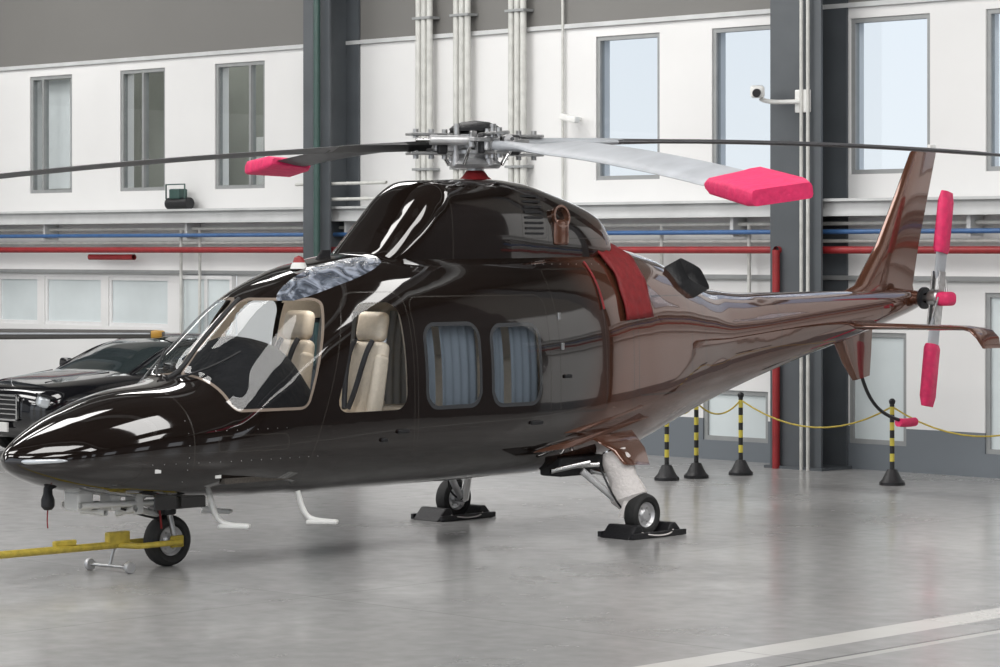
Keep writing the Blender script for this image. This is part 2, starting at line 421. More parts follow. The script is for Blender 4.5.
for sx in (1, -1):
    vs, fs = [], []
    ny, nz = 10, 18
    for i in range(ny+1):
        y = 5.90+.40*i/ny
        for j in range(nz+1):
            tt = math.radians(18+60*j/nz)
            x, z = FUS.pt(np.array(y), np.array(tt), .022+.008*math.sin(i*2.1+j))
            vs.append((sx*float(x), y, float(z)))
    for i in range(ny):
        for j in range(nz):
            a = i*(nz+1)+j; fs.append((a,a+1,a+nz+2,a+nz+1))
    o = mesh('intake_cover', vs, fs, M_red, heli, True)
    sm = o.modifiers.new('s','SOLIDIFY'); sm.thickness = .02
    tube('cover_strap', [(sx*FUS.side(5.62,z,.02),5.62,z) for z in (2.3,2.2,2.1,2.0,1.9)], .010, M_red, heli)
    vs = []
    sec = [((.25,6.85,1.98),.13,.21),((.36,7.02,2.09),.13,.20),((.45,7.18,2.19),.125,.20)]
    n = 24
    for (c, a, b_) in sec:
        for i in range(n):
            th = 2*math.pi*i/n; cc, ss = math.cos(th), math.sin(th)
            u = np.sign(cc)*abs(cc)**.4*b_; v = np.sign(ss)*abs(ss)**.4*a
            vs.append((sx*(c[0]-v*.55), c[1]+u*.75, c[2]+v*.85+u*-.25))
    fs = [(j*n+i, j*n+(i+1)%n, (j+1)*n+(i+1)%n, (j+1)*n+i) for j in range(2) for i in range(n)]
    o = mesh('exhaust_duct', vs, fs, M_blackpl, heli, True); sm = o.modifiers.new('s','SOLIDIFY'); sm.thickness = .015
    airloft('strake', [((sx*(FUS.side(4.65,.72)-.05),4.55,.72),(sx*(FUS.side(6.2,.95)-.05),6.25,.96),.08,(0,-.1,1)),
                       ((sx*(FUS.side(4.9,.72)+.07),5.0,.745),(sx*(FUS.side(6.2,.95)+.05),6.25,.96),.05,(0,-.1,1))], M_brown, heli)
    airloft('strake_upper', [((sx*(FUS.side(5.0,.86)-.05),4.85,.86),(sx*(FUS.side(6.2,1.05)-.05),6.2,1.06),.05,(0,-.1,1)),
                       ((sx*(FUS.side(5.1,.86)+.03),5.2,.88),(sx*(FUS.side(6.2,1.05)+.03),6.2,1.06),.03,(0,-.1,1))], M_brown, heli)

X0 = (1,0,0)
airloft('vertical_fin', [((0,9.75,1.93),(0,11.15,1.95),.10,X0),((0,10.15,2.05),(0,11.12,2.05),.13,X0),((0,10.50,2.45),(0,11.22,2.45),.11,X0),
        ((0,10.82,2.95),(0,11.38,2.95),.09,X0),((0,11.08,3.38),(0,11.52,3.38),.07,X0),((0,11.16,3.43),(0,11.50,3.43),.03,X0)], M_brown, heli)
boxes('fin_tip_light', [(-.02,.02,11.40,11.50,3.43,3.47)], M_white, heli, .008)
airloft('ventral_fin', [((0,9.75,1.62),(0,10.45,1.72),.09,X0),((0,9.95,1.30),(0,10.42,1.35),.07,X0),((0,10.12,1.12),(0,10.40,1.16),.05,X0)], M_brown, heli)
tube('tail_skid', [(0,10.25,1.2),(0,10.32,1.04),(0,10.45,.88),(0,10.65,.76),(0,10.9,.69),(0,11.05,.67)], .018, M_blackpl, heli)
tube('tail_skid_cover', [(0,10.88,.675),(0,11.0,.66),(0,11.16,.67)], .045, M_pink, heli)
for sx in (1,-1):
    airloft('stabilizer', [((sx*.1,9.85,1.66),(sx*.1,10.35,1.66),.07,(0,0,1)),((sx*1.38,9.98,1.66),(sx*1.38,10.36,1.66),.05,(0,0,1)),
        ((sx*1.47,9.97,1.64),(sx*1.47,10.36,1.64),.05,(sx*.5,0,1)),((sx*1.53,10.0,1.57),(sx*1.53,10.38,1.57),.04,(sx*1,0,.5)),((sx*1.55,10.08,1.47),(sx*1.55,10.38,1.47),.02,(sx,0,.1))], M_brown, heli)
TR = Vector((.36, 11.02, 1.92))
cyl('tail_gearbox', (-.1,11.02,1.92), (.2,11.02,1.92), .09, M_brown, heli, .07)
cyl('tail_rotor_shaft', (.1,11.02,1.92), (.42,11.02,1.92), .03, M_steel, heli)
revolve('tail_rotor_hub', [(-.08,.0),(-.08,.07),(-.04,.09),(.03,.09),(.06,.06),(.07,0)], TR, X0, M_steel, heli, 24)
obox('tail_hub_cover', (.46,11.04,1.915), (.16,.20,.14), (0,0,0), M_pink, heli, .05)
revolve('tail_swashplate', [(0,.05),(0,.11),(.03,.11),(.03,.05)], (.2,11.02,1.92), X0, M_blackpl, heli, 24)
dv = Vector((0,.16,1)).normalized(); cv = Vector((0,1,-.16)).normalized()
for k in (1,-1):
    d = dv*k
    def sec(r, c, th): 
        p = TR+d*r
        return (p-cv*c*.4, p+cv*c*.6, th, X0)
    cyl('tail_blade_grip', TR, TR+d*.22, .035, M_steel, heli)
    airloft('tail_rotor_blade', [sec(.18,.07,.05), sec(.28,.18,.03), sec(.95,.2,.02), sec(.99,.18,.01)], M_bladewhite, heli)
    airloft('tail_blade_cover', [sec(.46,.20,.09), sec(.5,.24,.11), sec(.98,.24,.10), sec(1.08,.19,.05)], M_pink, heli)
    cyl('tail_pitch_link', TR+Vector((.08,0,0))+cv*.08*k, TR+Vector((.03,0,0))+cv*.08*k+d*.2, .012, M_steel, heli)
    for q in (-1,1): obox('tail_grip_plate', TR+d*.17+Vector((.045*q,0,0)), (.015,.1,.2), (-.16,0,0), M_steel, heli, .004)

# main rotor
H = Vector((0,4.84,3.29))
cyl('rotor_mast', (0,4.84,2.95), H, .075, M_steel, heli)
revolve('mast_boot', [(0,.15),(.02,.15),(.05,.11),(.08,.09),(.10,.075)], (0,4.84,2.97), (0,0,1), M_red, heli, 28)
revolve('swashplate', [(-.03,.08),(-.03,.2),(0,.23),(.03,.2),(.03,.16),(.06,.14),(.06,.08)], (0,4.84,3.12), (0,0,1), M_alu, heli, 36)
revolve('rotor_hub', [(-.12,.08),(-.12,.14),(-.08,.2),(-.05,.2),(-.03,.16),(.03,.16),(.05,.21),(.08,.21),(.12,.12),(.12,0)], H, (0,0,1), M_steel, heli, 36)
revolve('rotor_head_cap', [(.10,.0),(.10,.215),(.125,.22),(.15,.19),(.18,.12),(.195,.0)], H+Vector((0,0,.01)), (0,0,1), M_blackpl, heli, 32)
bl = [((-.39,-.92),-.034,M_bladedark,M_bladeblack,False,.06),((.39,.92),.05,M_bladedark,M_bladewhite,False,.06),
      ((.915,-.403),-.044,M_bladewhite,M_bladewhite,True,.34),((-.92,.39),.040,M_bladedark,M_bladeblack,True,.12)]  # pale blade and cuffs: reflected light put into their colour
for i,(dd,a,mb,mc,cov,TW) in enumerate(bl):
    d = Vector((dd[0],dd[1],0)).normalized(); c = Vector((-d.y,d.x,0)); az = math.atan2(d.y,d.x)
    def cen(r): return H + d*r + Vector((0,0,a*r-.0103*r*r))
    def sc(r, ch, th, tw):
        p = cen(r); cc = c*math.cos(tw)+Vector((0,0,1))*math.sin(tw); td = Vector((0,0,1))*math.cos(tw)-c*math.sin(tw)
        return (p-cc*ch*.3, p+cc*ch*.7, th, td)
    cyl('hub_arm', H+d*.12, cen(.46), .06, M_steel, heli, .05)
    obox('hub_yoke', H+d*.24, (.32,.14,.13), (0,0,az), M_alu, heli, .02)
    obox('elastomer_bearing', H+d*.33, (.09,.19,.17), (0,0,az), M_blackpl, heli, .015)
    for sg in (-1,1):
        obox('grip_plate', H+d*.42+Vector((0,0,.08*sg)), (.38,.13,.024), (0,0,az), M_steel, heli, .006)
        for rr in (.28,.40,.54):
            cyl('grip_bolt', H+d*rr+Vector((0,0,.05*sg)), H+d*rr+Vector((0,0,.125*sg)), .024, M_steel, heli, seg=10)
    cyl('lag_damper', H+d*.14+c*.17+Vector((0,0,.03)), H+d*.46+c*.12+Vector((0,0,.03)), .042, M_alu, heli)
    cyl('lag_damper_rod', H+d*.08+c*.18+Vector((0,0,.03)), H+d*.58+c*.1+Vector((0,0,.03)), .016, M_chrome, heli)
    obox('damper_bracket', H+d*.10+c*.19+Vector((0,0,.04)), (.06,.05,.14), (0,0,az), M_steel, heli, .01)
    cyl('pitch_link', H+d*.17-c*.17+Vector((0,0,-.17)), H+d*.30-c*.15+Vector((0,0,.02)), .018, M_chrome, heli)
    cyl('pitch_link_end', H+d*.30-c*.15+Vector((0,0,-.03)), H+d*.30-c*.15+Vector((0,0,.06)), .032, M_steel, heli)
    obox('pitch_horn', H+d*.36-c*.10+Vector((0,0,.03)), (.12,.16,.035), (0,0,az), M_steel, heli, .006)
    cyl('hub_stub', H+d*.20+c*.08, H+d*.20+c*.08+Vector((0,0,.17)), .028, M_steel, heli)
    cyl('hub_stub_low', H+d*.20+c*.05-Vector((0,0,.18)), H+d*.20+c*.05, .03, M_alu, heli)
    airloft('blade_cuff', [sc(.42,.12,.09,.1), sc(.7,.15,.08,.12), sc(1.1,.24,.065,.14), sc(1.35,.33,.05,.06+TW*.5)], mc, heli)
    tip = [sc(5.15,.33,.03,TW*.8)] + ([sc(5.22,.24,.015,TW*.7)] if cov else [sc(5.42,.24,.015,TW*.7)])
    airloft('main_rotor_blade', [sc(1.3,.33,.05,.06+TW*.5)]+[sc(r,.335,.04,TW) for r in np.arange(1.7,5.0,.4)]+tip, mb, heli)
    if cov:
        airloft('blade_tip_cover', [sc(4.58,.40,.06,TW*.8), sc(4.66,.46,.12,TW*.6), sc(5.22,.50,.14,TW*.4), sc(5.34,.46,.11,TW*.4)], M_pink, heli, flat=True)

# landing gear
def wheel(name, c, r, w, parent, rim=M_alu):
    h = w/2
    revolve(name+'_tyre', [(-h*.55,r*.56),(-h*.9,r*.66),(-h,r*.82),(-h*.75,r*.95),(-h*.3,r),(h*.3,r),(h*.75,r*.95),(h,r*.82),(h*.9,r*.66),(h*.55,r*.56)], c, X0, M_rubber, parent, 40)
    revolve(name+'_rim', [(-h*.6,0),(-h*.6,r*.2),(-h*.3,r*.3),(-h*.35,r*.48),(-h*.7,r*.58),(-h*.5,r*.6),(h*.5,r*.6),(h*.7,r*.58),(h*.35,r*.48),(h*.3,r*.3),(h*.6,r*.2),(h*.6,0)], c, X0, rim, parent, 32)
    for k in range(6):
        a = k*math.pi/3; p = Vector(c)+Vector((0,math.cos(a)*r*.36,math.sin(a)*r*.36))
        cyl(name+'_bolt', p-Vector((h*.42,0,0)), p+Vector((h*.42,0,0)), r*.05, M_steel, parent, seg=8)
wheel('nose_wheel', (0,1.5,.195), .195, .15, heli)
cyl('nose_axle', (-.12,1.5,.19), (.12,1.5,.19), .025, M_steel, heli)
for sx in (-1,1): cyl('nose_fork', (sx*.10,1.5,.19), (sx*.07,1.46,.42), .022, M_steel, heli)
obox('nose_fork_crown', (0,1.45,.43), (.22,.12,.07), (0,0,0), M_blackpl, heli, .02)
cyl('nose_strut', (0,1.45,.42), (0,1.40,.7), .045, M_chrome, heli)
tube('nose_torque_link', [(0,1.38,.44),(0,1.22,.5),(0,1.36,.58)], .014, M_alu, heli, smooth=False)
boxes('nose_gear_door', [(.205,.22,1.2,1.7,.45,.57)], M_black, heli, .01)
tubes('nose_gear_linkage', [[(-.1,.6,.52),(-.05,1.4,.48)],[(.1,.6,.52),(.07,1.35,.5)],[(-.15,.8,.46),(.15,.8,.46)],[(-.1,1.1,.42),(.12,1.1,.47)],[(.0,1.05,.5),(.0,1.4,.4)]], .024, M_white, heli)
boxes('nose_gear_hinge', [(-.10,.08,.60,.74,.48,.62),(-.06,.08,.9,1.0,.46,.58),(-.04,.1,1.12,1.2,.42,.56)], M_white, heli, .015)
tubes('nose_hydraulic_line', [[(.02,1.0,.48),(.05,1.25,.40),(.05,1.42,.36)],[(-.08,.7,.5),(-.1,1.2,.45)]], .009, M_blackpl, heli)
tube('tow_flag_strap', [(.07,1.36,.62),(.1,1.33,.5),(.12,1.34,.4),(.08,1.38,.3)], .008, M_red, heli)
revolve('nose_camera', [(-.06,0),(-.055,.03),(-.03,.05),(.02,.05),(.06,.035),(.14,.03)], (-.05,.42,.55), (0,0,1), M_blackpl, heli, 20)
tube('nose_static_wick', [(-.05,.42,.5),(-.05,.41,.42),(-.05,.42,.36)], .005, M_red, heli)
airloft('nose_light_lens', [((.06,.02,.875),(.06,.06,.875),.02,(0,0,1)),((.17,.075,.875),(.17,.12,.875),.035,(0,0,1)),((.30,.24,.88),(.29,.30,.88),.03,(0,0,1)),((.335,.30,.88),(.33,.33,.88),.01,(0,0,1))], M_lampglass, heli)
for (x,y) in ((.40,1.58),(.62,2.27),(-.62,2.27)):
    tube('boarding_step', [(x,y,.56),(x+.03,y+.02,.42),(x+.06,y+.05,.345),(x+.12,y+.1,.33),(x+.24,y+.18,.325)], .022, M_white, heli)
    obox('step_tread', (x+.15,y+.12,.325), (.24,.1,.03), (0,0,.66), M_white, heli, .01)
for sx in (1,-1):
    wc = Vector((sx*1.12,5.70,.18))
    wheel('main_wheel', wc, .18, .14, heli, M_alu)
    cyl('main_axle', wc-Vector((sx*.14,0,0)), wc+Vector((sx*.03,0,0)), .03, M_steel, heli)
    cyl('main_oleo', wc+Vector((-sx*.13,0,0)), (sx*.80,5.62,.70), .045, M_chrome, heli)
    tube('main_trailing_link', [wc+Vector((-sx*.12,0,0)),(sx*.95,5.5,.34),(sx*.80,5.30,.55)], .03, M_alu, heli)
    tube('brake_hose', [(sx*1.0,5.62,.2),(sx*1.02,5.45,.3),(sx*.92,5.45,.5),(sx*.8,5.5,.6)], .009, M_blackpl, heli)
    if sx == 1:
        revolve('oleo_wrap', [(-.02,.11),(.05,.16),(.12,.15),(.22,.12),(.30,.13),(.38,.13),(.46,.10)], (1.01,5.68,.27), (-.34,-.10,1), M_cloth, heli, 24)
        tube('wrap_tail', [(1.05,5.60,.36),(1.06,5.56,.26),(1.03,5.55,.16)], .03, M_cloth, heli)
    boxes('gear_bay', [tuple(sorted((sx*.45,sx*.70)))+(5.15,5.75,.50,.66)], M_blackpl, heli, .02)
    airloft('gear_door', [((sx*.74,5.46,.82),(sx*.74,6.0,.86),.06,X0),((sx*.95,5.50,.72),(sx*.93,5.95,.72),.06,X0),((sx*1.04,5.56,.60),(sx*1.03,5.90,.58),.04,X0)], M_brown, heli)
    tubes('gear_actuator', [[(sx*.62,5.2,.58),(sx*.86,5.45,.6)],[(sx*.6,5.5,.55),(sx*.9,5.6,.5)],[(sx*.72,5.0,.56),(sx*.84,5.35,.62)]], .022, M_chrome, heli)
for (y,z,l) in ((3.2,.98,.12),(4.72,.98,.14),(5.1,1.35,.08),(3.0,.92,.06)):
    x = FUS.side(y,z)
    for sx in (1,-1): obox('door_handle', (sx*(x+.012),y,z), (.025,l,.03), (0,0,0), M_blackpl, heli, .008)
for (y,z) in ((5.05,1.85),(5.05,1.6)):
    for sx in (1,-1): obox('cowl_latch', (sx*(FUS.side(y,z)+.004),y,z), (.02,.03,.06), (0,0,0), M_steel, heli, .006)
def rivets(name, pts, r=.007):
    vs, fs = [], []
    for p in pts:
        n = len(vs)
        for s_ in ((r,0,0),(0,r,0),(-r,0,0),(0,-r,0),(0,0,r),(0,0,-r)): vs.append(Vector(p)+Vector(s_))
        for f in ((0,1,4),(1,2,4),(2,3,4),(3,0,4),(1,0,5),(2,1,5),(3,2,5),(0,3,5)): fs.append(tuple(n+i for i in f))
    mesh(name, vs, fs, M_steel, heli, True)
pl = []
for y in np.arange(.9, 2.35, .09): pl.append((FUS.side(y,.83),y,.83))
for y in np.arange(1.4, 2.1, .09): pl.append((FUS.side(y,1.06),y,1.06))
for z in np.arange(.6,1.15,.09): pl.append((FUS.side(1.18,z),1.18,z))
for y in np.arange(5.02, 6.0, .1): pl.append((FUS.side(y,2.28),y,2.28))
rivets('fuselage_rivets', pl, .005)
for (y,z) in ((.95,.78),(1.45,.72)):
    x = FUS.side(y,z); obox('service_marking', (x+.002,y,z), (.008,.05,.03), (0,0,-.2), M_white, heli, .002)

# ============================================================ GROUND EQUIPMENT
def chock(c, rot=0):
    e = empty('wheel_chock', c); e.rotation_euler = (0,0,rot)
    for s_ in (-1,1):
        vs = [(-.16,s_*.13,0),(.16,s_*.13,0),(.16,s_*.36,0),(-.16,s_*.36,0),(-.16,s_*.19,.11),(.16,s_*.19,.11),(.16,s_*.25,.11),(-.16,s_*.25,.11)]
        f = BF if s_ > 0 else [x[::-1] for x in BF]
        bevel(mesh('wedge', vs, f, M_blackpl, e), .012)
    boxes('chock_bar', [(.165,.20,-.34,.34,0.003,.05),(-.20,-.165,-.34,.34,.003,.05)], M_blackpl, e, .005)
    tube('rope', [(.17,-.2,.05),(.24,-.1,.012),(.24,.1,.012),(.17,.2,.05)], .006, M_cloth, e)
chock((1.12,5.70,0)); chock((-1.12,5.70,0))
tow = empty('tow_bar')
tubes('bar', [[(.02,1.0,.2),(.24,-.25,.235),(.55,-2.2,.26),(.9,-4.2,.3)]], .028, M_yellow, tow)
tubes('fork', [[(-.14,1.52,.19),(-.14,1.1,.19),(.02,.98,.2),(.15,1.1,.19),(.14,1.52,.19)],[(-.14,1.1,.19),(.15,1.1,.19)]], .022, M_yellow, tow)
boxes('fork_plate', [(.10,.13,1.44,1.56,.15,.24),(-.13,-.10,1.44,1.56,.15,.24)], M_yellow, tow, .01)
tubes('caster_axle', [[(-.2,.92,.045),(.2,.98,.045)],[(0,.95,.045),(.02,.98,.19)]], .012, M_steel, tow)
for x,y in ((-.2,.92),(.2,.98)):
    revolve('caster_wheel', [(-.02,0),(-.02,.04),(-.012,.045),(.012,.045),(.02,.04),(.02,0)], (x,y,.045), X0, M_alu, tow, 20)
boxes('lock_lever', [(.09,.13,.35,.55,.24,.28),(.0,.06,.9,1.1,.2,.30)], M_yellow, tow, .01)
M_stripe, nt, b, o = nmat('yellow_black_stripe')
tc = nt.nodes.new('ShaderNodeTexCoord'); sp = nt.nodes.new('ShaderNodeSeparateXYZ'); nt.links.new(tc.outputs['Object'], sp.inputs[0])
mm = nt.nodes.new('ShaderNodeMath'); mm.operation = 'MODULO'; mm.inputs[1].default_value = .16; nt.links.new(sp.outputs[2], mm.inputs[0])
m2 = nt.nodes.new('ShaderNodeMath'); m2.operation = 'GREATER_THAN'; m2.inputs[1].default_value = .08; nt.links.new(mm.outputs[0], m2.inputs[0])
mx = nt.nodes.new('ShaderNodeMix'); mx.data_type = 'RGBA'; nt.links.new(m2.outputs[0], mx.inputs[0]); mx.inputs[6].default_value = (.02,.02,.02,1); mx.inputs[7].default_value = (.65,.55,.08,1)
nt.links.new(mx.outputs[2], b.inputs['Base Color']); b.inputs['Roughness'].default_value = .4
posts = [(-2.43,10.16),(-2.39,10.59),(-2.31,11.23),(-.39,11.31),(1.6,11.4)]
for (x,y) in posts:
    e = empty('barrier_post', (x,y,0))
    revolve('base', [(0,0),(0,.13),(.03,.13),(.06,.10),(.16,.05),(.17,0)], (0,0,0), (0,0,1), M_blackpl, e, 28)
    cyl('pole', (0,0,.15), (0,0,.84), .024, M_stripe, e)
    revolve('cap', [(0,.03),(.03,.035),(.05,.02),(.055,0)], (0,0,.83), (0,0,1), M_blackpl, e, 16)
ch = []
for a, b_ in zip(posts[:-1], posts[1:]):
    L_ = math.dist(a,b_); sg = .08+.09*L_
    ch.append([(a[0]+(b_[0]-a[0])*k/12, a[1]+(b_[1]-a[1])*k/12, .8-4*sg*(k/12)*(1-k/12)) for k in range(13)])
tubes('barrier_chain', ch, .009, M_yellow)

# ============================================================ CAR
car = empty('black_sedan_car', (-10.2, 7.3, 0))
CB = Loft([(0,.62,.36,.55,.68,2.6,3),(.06,.78,.26,.55,.78,3,3.5),(.3,.88,.2,.58,.86,3.4,4),(.8,.92,.18,.6,.93,3.6,4.5),(1.4,.93,.18,.62,.98,3.8,4.5),(2.6,.94,.18,.62,1.0,4,4.5),
           (3.8,.93,.18,.62,1.01,4,4.5),(4.5,.89,.22,.62,.98,3.6,4),(4.85,.8,.3,.62,.9,3,3.5),(4.92,.6,.4,.6,.8,2.6,3)])
CB.build('car_body', np.arange(0,4.92,.05), 80, M_carpaint, car)
CC = Loft([(1.25,.70,.8,.9,.95,3,3),(1.6,.74,.8,.92,1.13,3,3),(2.1,.76,.8,.94,1.33,3,3),(2.6,.77,.8,.95,1.38,3,3),(3.3,.76,.8,.95,1.35,3,3),(3.9,.72,.8,.93,1.18,3,3),(4.4,.66,.8,.9,1.0,3,3)])
CC.build('car_greenhouse', np.arange(1.25,4.4,.05), 64, M_carglass, car)
CC.build('car_roof', np.arange(2.15,3.4,.05), 40, M_carpaint, car, off=.008, t0=.9, t1=math.pi-.9)
for sx in (1,-1):
    P = [(sx*CC.side(y, float(CC.f[3](y))-.1, -.0), y, float(CC.f[3](y))-.09) for y in np.arange(1.3,4.35,.2)]
    tube('roof_rail_pillar', P, .03, M_carpaint, car)
    tube('window_trim', [(sx*CC.side(y,.99,.02),y,.99) for y in np.arange(1.6,4.3,.3)], .012, M_chrome, car)
    tube('b_pillar', [(sx*CC.side(2.85,z,.005),2.85,z) for z in (1.0,1.1,1.2,1.3)], .025, M_carpaint, car)
    obox('headlamp', (sx*.70,.11,.66), (.30,.14,.13), (-.3,0,-sx*.45), M_lampglass, car, .04)
    obox('headlamp_brow', (sx*.70,.13,.725), (.34,.16,.03), (-.3,0,-sx*.45), M_carpaint, car, .012)
    obox('fog_lamp', (sx*.62,.06,.38), (.26,.08,.09), (0,0,-sx*.4), M_chrome, car, .02)
    obox('door_mirror', (sx*1.0,1.75,1.01), (.2,.1,.13), (0,0,0), M_carpaint, car, .04)
    for y in (.85,4.0):
        wheel('car_wheel', (sx*.85,y,.33), .33, .23, car)
    obox('tail_lamp', (sx*.66,4.84,.78), (.3,.1,.13), (0,0,sx*.35), M_pipered, car, .03)
boxes('grille', [(-.4,.4,-.02,.06,.44,.72)], M_blackpl, car, .02)
boxes('grille_chrome', [(-.43,.43,-.045,-.01,.71,.735),(-.43,.43,-.045,-.01,.43,.455),(-.43,-.405,-.045,-.01,.43,.735),(.405,.43,-.045,-.01,.43,.735)]+[(-.41,.41,-.04,-.015,z,z+.018) for z in (.5,.555,.61,.665)], M_chrome, car, .004)
boxes('licence_plate', [(-.26,.26,-.06,-.03,.30,.41)], M_white, car, .004)
tubes('bonnet_crease', [[(x*.8,.35,CB.top(.35,x*.8,.003)),(x,1.2,CB.top(1.2,x,.003))] for x in (-.55,.55)], .006, M_carpaint, car)
revolve('bonnet_star', [(0,0),(.06,.008),(.1,.0)], (0,.2,.81), (0,0,1), M_chrome, car, 10)

# stored rotor blade resting on trestles (drawn as a flat-section spar so its edge reads clearly)
sb = empty('stored_rotor_blade')
dd = Vector((.735,.68,0)).normalized(); c_ = Vector((-dd.y,dd.x,0))
def s2(r, ch, th, up=0):
    p = Vector((-6.8,7.0,1.50+up))-dd*r
    return (p-c_*ch*.5, p+c_*ch*.5, th, Vector((0,0,1)))
airloft('blade', [s2(.0,.22,.05), s2(.03,.30,.075), s2(.10,.34,.08), s2(.11,.34,.08), s2(2.5,.38,.12), s2(5.4,.40,.14)], [M_bladegray,M_orange], sb, flat=True, mi=[1,1,1,0,0])
airloft('blade_leading_strip', [s2(.12,.36,.018,.01), s2(2.5,.40,.026,.01), s2(5.4,.42,.03,.01)], M_bladewhite, sb, flat=True)
for r in (2.6,4.9):
    p = Vector((-6.8,7.0,0))-dd*r
    for q in (p+c_*.3+dd*.2, p-c_*.3+dd*.2, p+c_*.3-dd*.2, p-c_*.3-dd*.2):
        cyl('trestle_leg', q, p+Vector((0,0,1.40)), .022, M_yellow, sb)
    cyl('trestle_top', p-c_*.2+Vector((0,0,1.41)), p+c_*.2+Vector((0,0,1.41)), .03, M_yellow, sb)

# ============================================================ HANGAR
m, nt, b, o = nmat('polished_concrete'); N, L = nt.nodes, nt.links
tc = N.new('ShaderNodeTexCoord')
n1 = N.new('ShaderNodeTexNoise'); n1.inputs['Scale'].default_value = .45; n1.inputs['Detail'].default_value = 9; n1.inputs['Roughness'].default_value = .68
n2 = N.new('ShaderNodeTexNoise'); n2.inputs['Scale'].default_value = 6; n2.inputs['Detail'].default_value = 6
L.new(tc.outputs['Object'], n1.inputs['Vector']); L.new(tc.outputs['Object'], n2.inputs['Vector'])
r1 = N.new('ShaderNodeValToRGB'); r1.color_ramp.elements[0].position = .34; r1.color_ramp.elements[1].position = .66
r1.color_ramp.elements[0].color = (.295,.295,.292,1); r1.color_ramp.elements[1].color = (.44,.437,.43,1)
L.new(n1.outputs['Fac'], r1.inputs['Fac'])
mx = N.new('ShaderNodeMix'); mx.data_type = 'RGBA'; mx.blend_type = 'OVERLAY'; mx.inputs[0].default_value = .25
L.new(r1.outputs['Color'], mx.inputs[6]); L.new(n2.outputs['Fac'], mx.inputs[7])
sp = N.new('ShaderNodeSeparateXYZ'); L.new(tc.outputs['Object'], sp.inputs[0])
def band(out, c, hw):
    a = N.new('ShaderNodeMath'); a.operation = 'SUBTRACT'; L.new(out, a.inputs[0]); a.inputs[1].default_value = c
    q = N.new('ShaderNodeMath'); q.operation = 'ABSOLUTE'; L.new(a.outputs[0], q.inputs[0])
    w = N.new('ShaderNodeMath'); w.operation = 'LESS_THAN'; L.new(q.outputs[0], w.inputs[0]); w.inputs[1].default_value = hw
    return w.outputs[0]
def mixin(f, prev, colr, k):
    mu = N.new('ShaderNodeMath'); mu.operation = 'MULTIPLY'; L.new(f, mu.inputs[0]); mu.inputs[1].default_value = k
    x = N.new('ShaderNodeMix'); x.data_type = 'RGBA'; L.new(mu.outputs[0], x.inputs[0]); L.new(prev, x.inputs[6]); x.inputs[7].default_value = (*colr,1)
    return x.outputs[2]
c = mx.outputs[2]
c = mixin(band(sp.outputs[0], 6.10, .15), c, (.72,.71,.68), .8)
c = mixin(band(sp.outputs[0], 6.62, .04), c, (.6,.6,.57), .7)
c = mixin(band(sp.outputs[0], 6.56, .015), c, (.12,.12,.12), .7)
for k in (-8,-3,2.2,10): c = mixin(band(sp.outputs[0], k, .01), c, (.15,.15,.15), .35)
for k in (-9,-4,1.0,6.2,11.2): c = mixin(band(sp.outputs[1], k, .01), c, (.15,.15,.15), .35)
L.new(c, b.inputs['Base Color'])
r2 = N.new('ShaderNodeMapRange'); L.new(n1.outputs['Fac'], r2.inputs[0]); r2.inputs[1].default_value = .3; r2.inputs[2].default_value = .7; r2.inputs[3].default_value = .32; r2.inputs[4].default_value = .14
L.new(r2.outputs[0], b.inputs['Roughness'])
bp = N.new('ShaderNodeBump'); bp.inputs['Strength'].default_value = .06; bp.inputs['Distance'].default_value = .01; L.new(n2.outputs['Fac'], bp.inputs['Height']); L.new(bp.outputs['Normal'], b.inputs['Normal'])
mesh('floor', [(-60,-60,0),(60,-60,0),(60,60,0),(-60,60,0)], [(0,1,2,3)], m)

m, nt, b, o = nmat('painted_wall'); N, L = nt.nodes, nt.links
tc = N.new('ShaderNodeTexCoord'); sp = N.new('ShaderNodeSeparateXYZ'); L.new(tc.outputs['Object'], sp.inputs[0])
mr = N.new('ShaderNodeMath'); mr.operation = 'DIVIDE'; mr.inputs[1].default_value = 10; L.new(sp.outputs[2], mr.inputs[0])
r = N.new('ShaderNodeValToRGB'); r.color_ramp.interpolation = 'CONSTANT'
e = r.color_ramp.elements; e[0].color = (.16,.18,.20,1); e[1].position = .045; e[1].color = (.80,.797,.79,1)
q = e.new(.508); q.color = (.19,.185,.175,1)
L.new(mr.outputs[0], r.inputs[0])
n1 = N.new('ShaderNodeTexNoise'); n1.inputs['Scale'].default_value = 1.2; n1.inputs['Detail'].default_value = 5; L.new(tc.outputs['Object'], n1.inputs['Vector'])
mx = N.new('ShaderNodeMix'); mx.data_type = 'RGBA'; mx.blend_type = 'MULTIPLY'; mx.inputs[0].default_value = .10; L.new(r.outputs[0], mx.inputs[6]); L.new(n1.outputs['Fac'], mx.inputs[7])
L.new(mx.outputs[2], b.inputs['Base Color']); b.inputs['Roughness'].default_value = .6
M_wall = m
WY = 12.75
up = [(-19.07,-18.06),(-16.95,-15.94),(-14.83,-13.83),(-12.76,-11.73),(-5.76,-4.76),(-3.97,-3.05),(-2.0,-.94),(-.23,.8),(2.0,3.0)]
holes = [(a,b_,3.23,4.94) for a,b_ in up]
low = [(-19.2,-17.9),(-17.75,-16.75),(-16.6,-15.25),(-15.1,-13.75)]
holes += [(a,b_,1.32,2.02) for a,b_ in low]
holes += [(-13.4,-12.3,.05,2.05),(-2.02,-1.25,.28,1.5),(-.24,.7,.25,1.95),(-4.1,-3.15,.22,.8),(1.6,2.4,.28,1.5)]
xs = sorted({-26,8,*[h[0] for h in holes],*[h[1] for h in holes]})
wb = []
for x0, x1 in zip(xs[:-1], xs[1:]):
    xm = (x0+x1)/2; zs = 0
    for h in sorted([h for h in holes if h[0] < xm < h[1]], key=lambda h: h[2]):
        wb.append((x0,x1,WY,WY+.25,zs,h[2])); zs = h[3]
    wb.append((x0,x1,WY,WY+.25,zs,9))
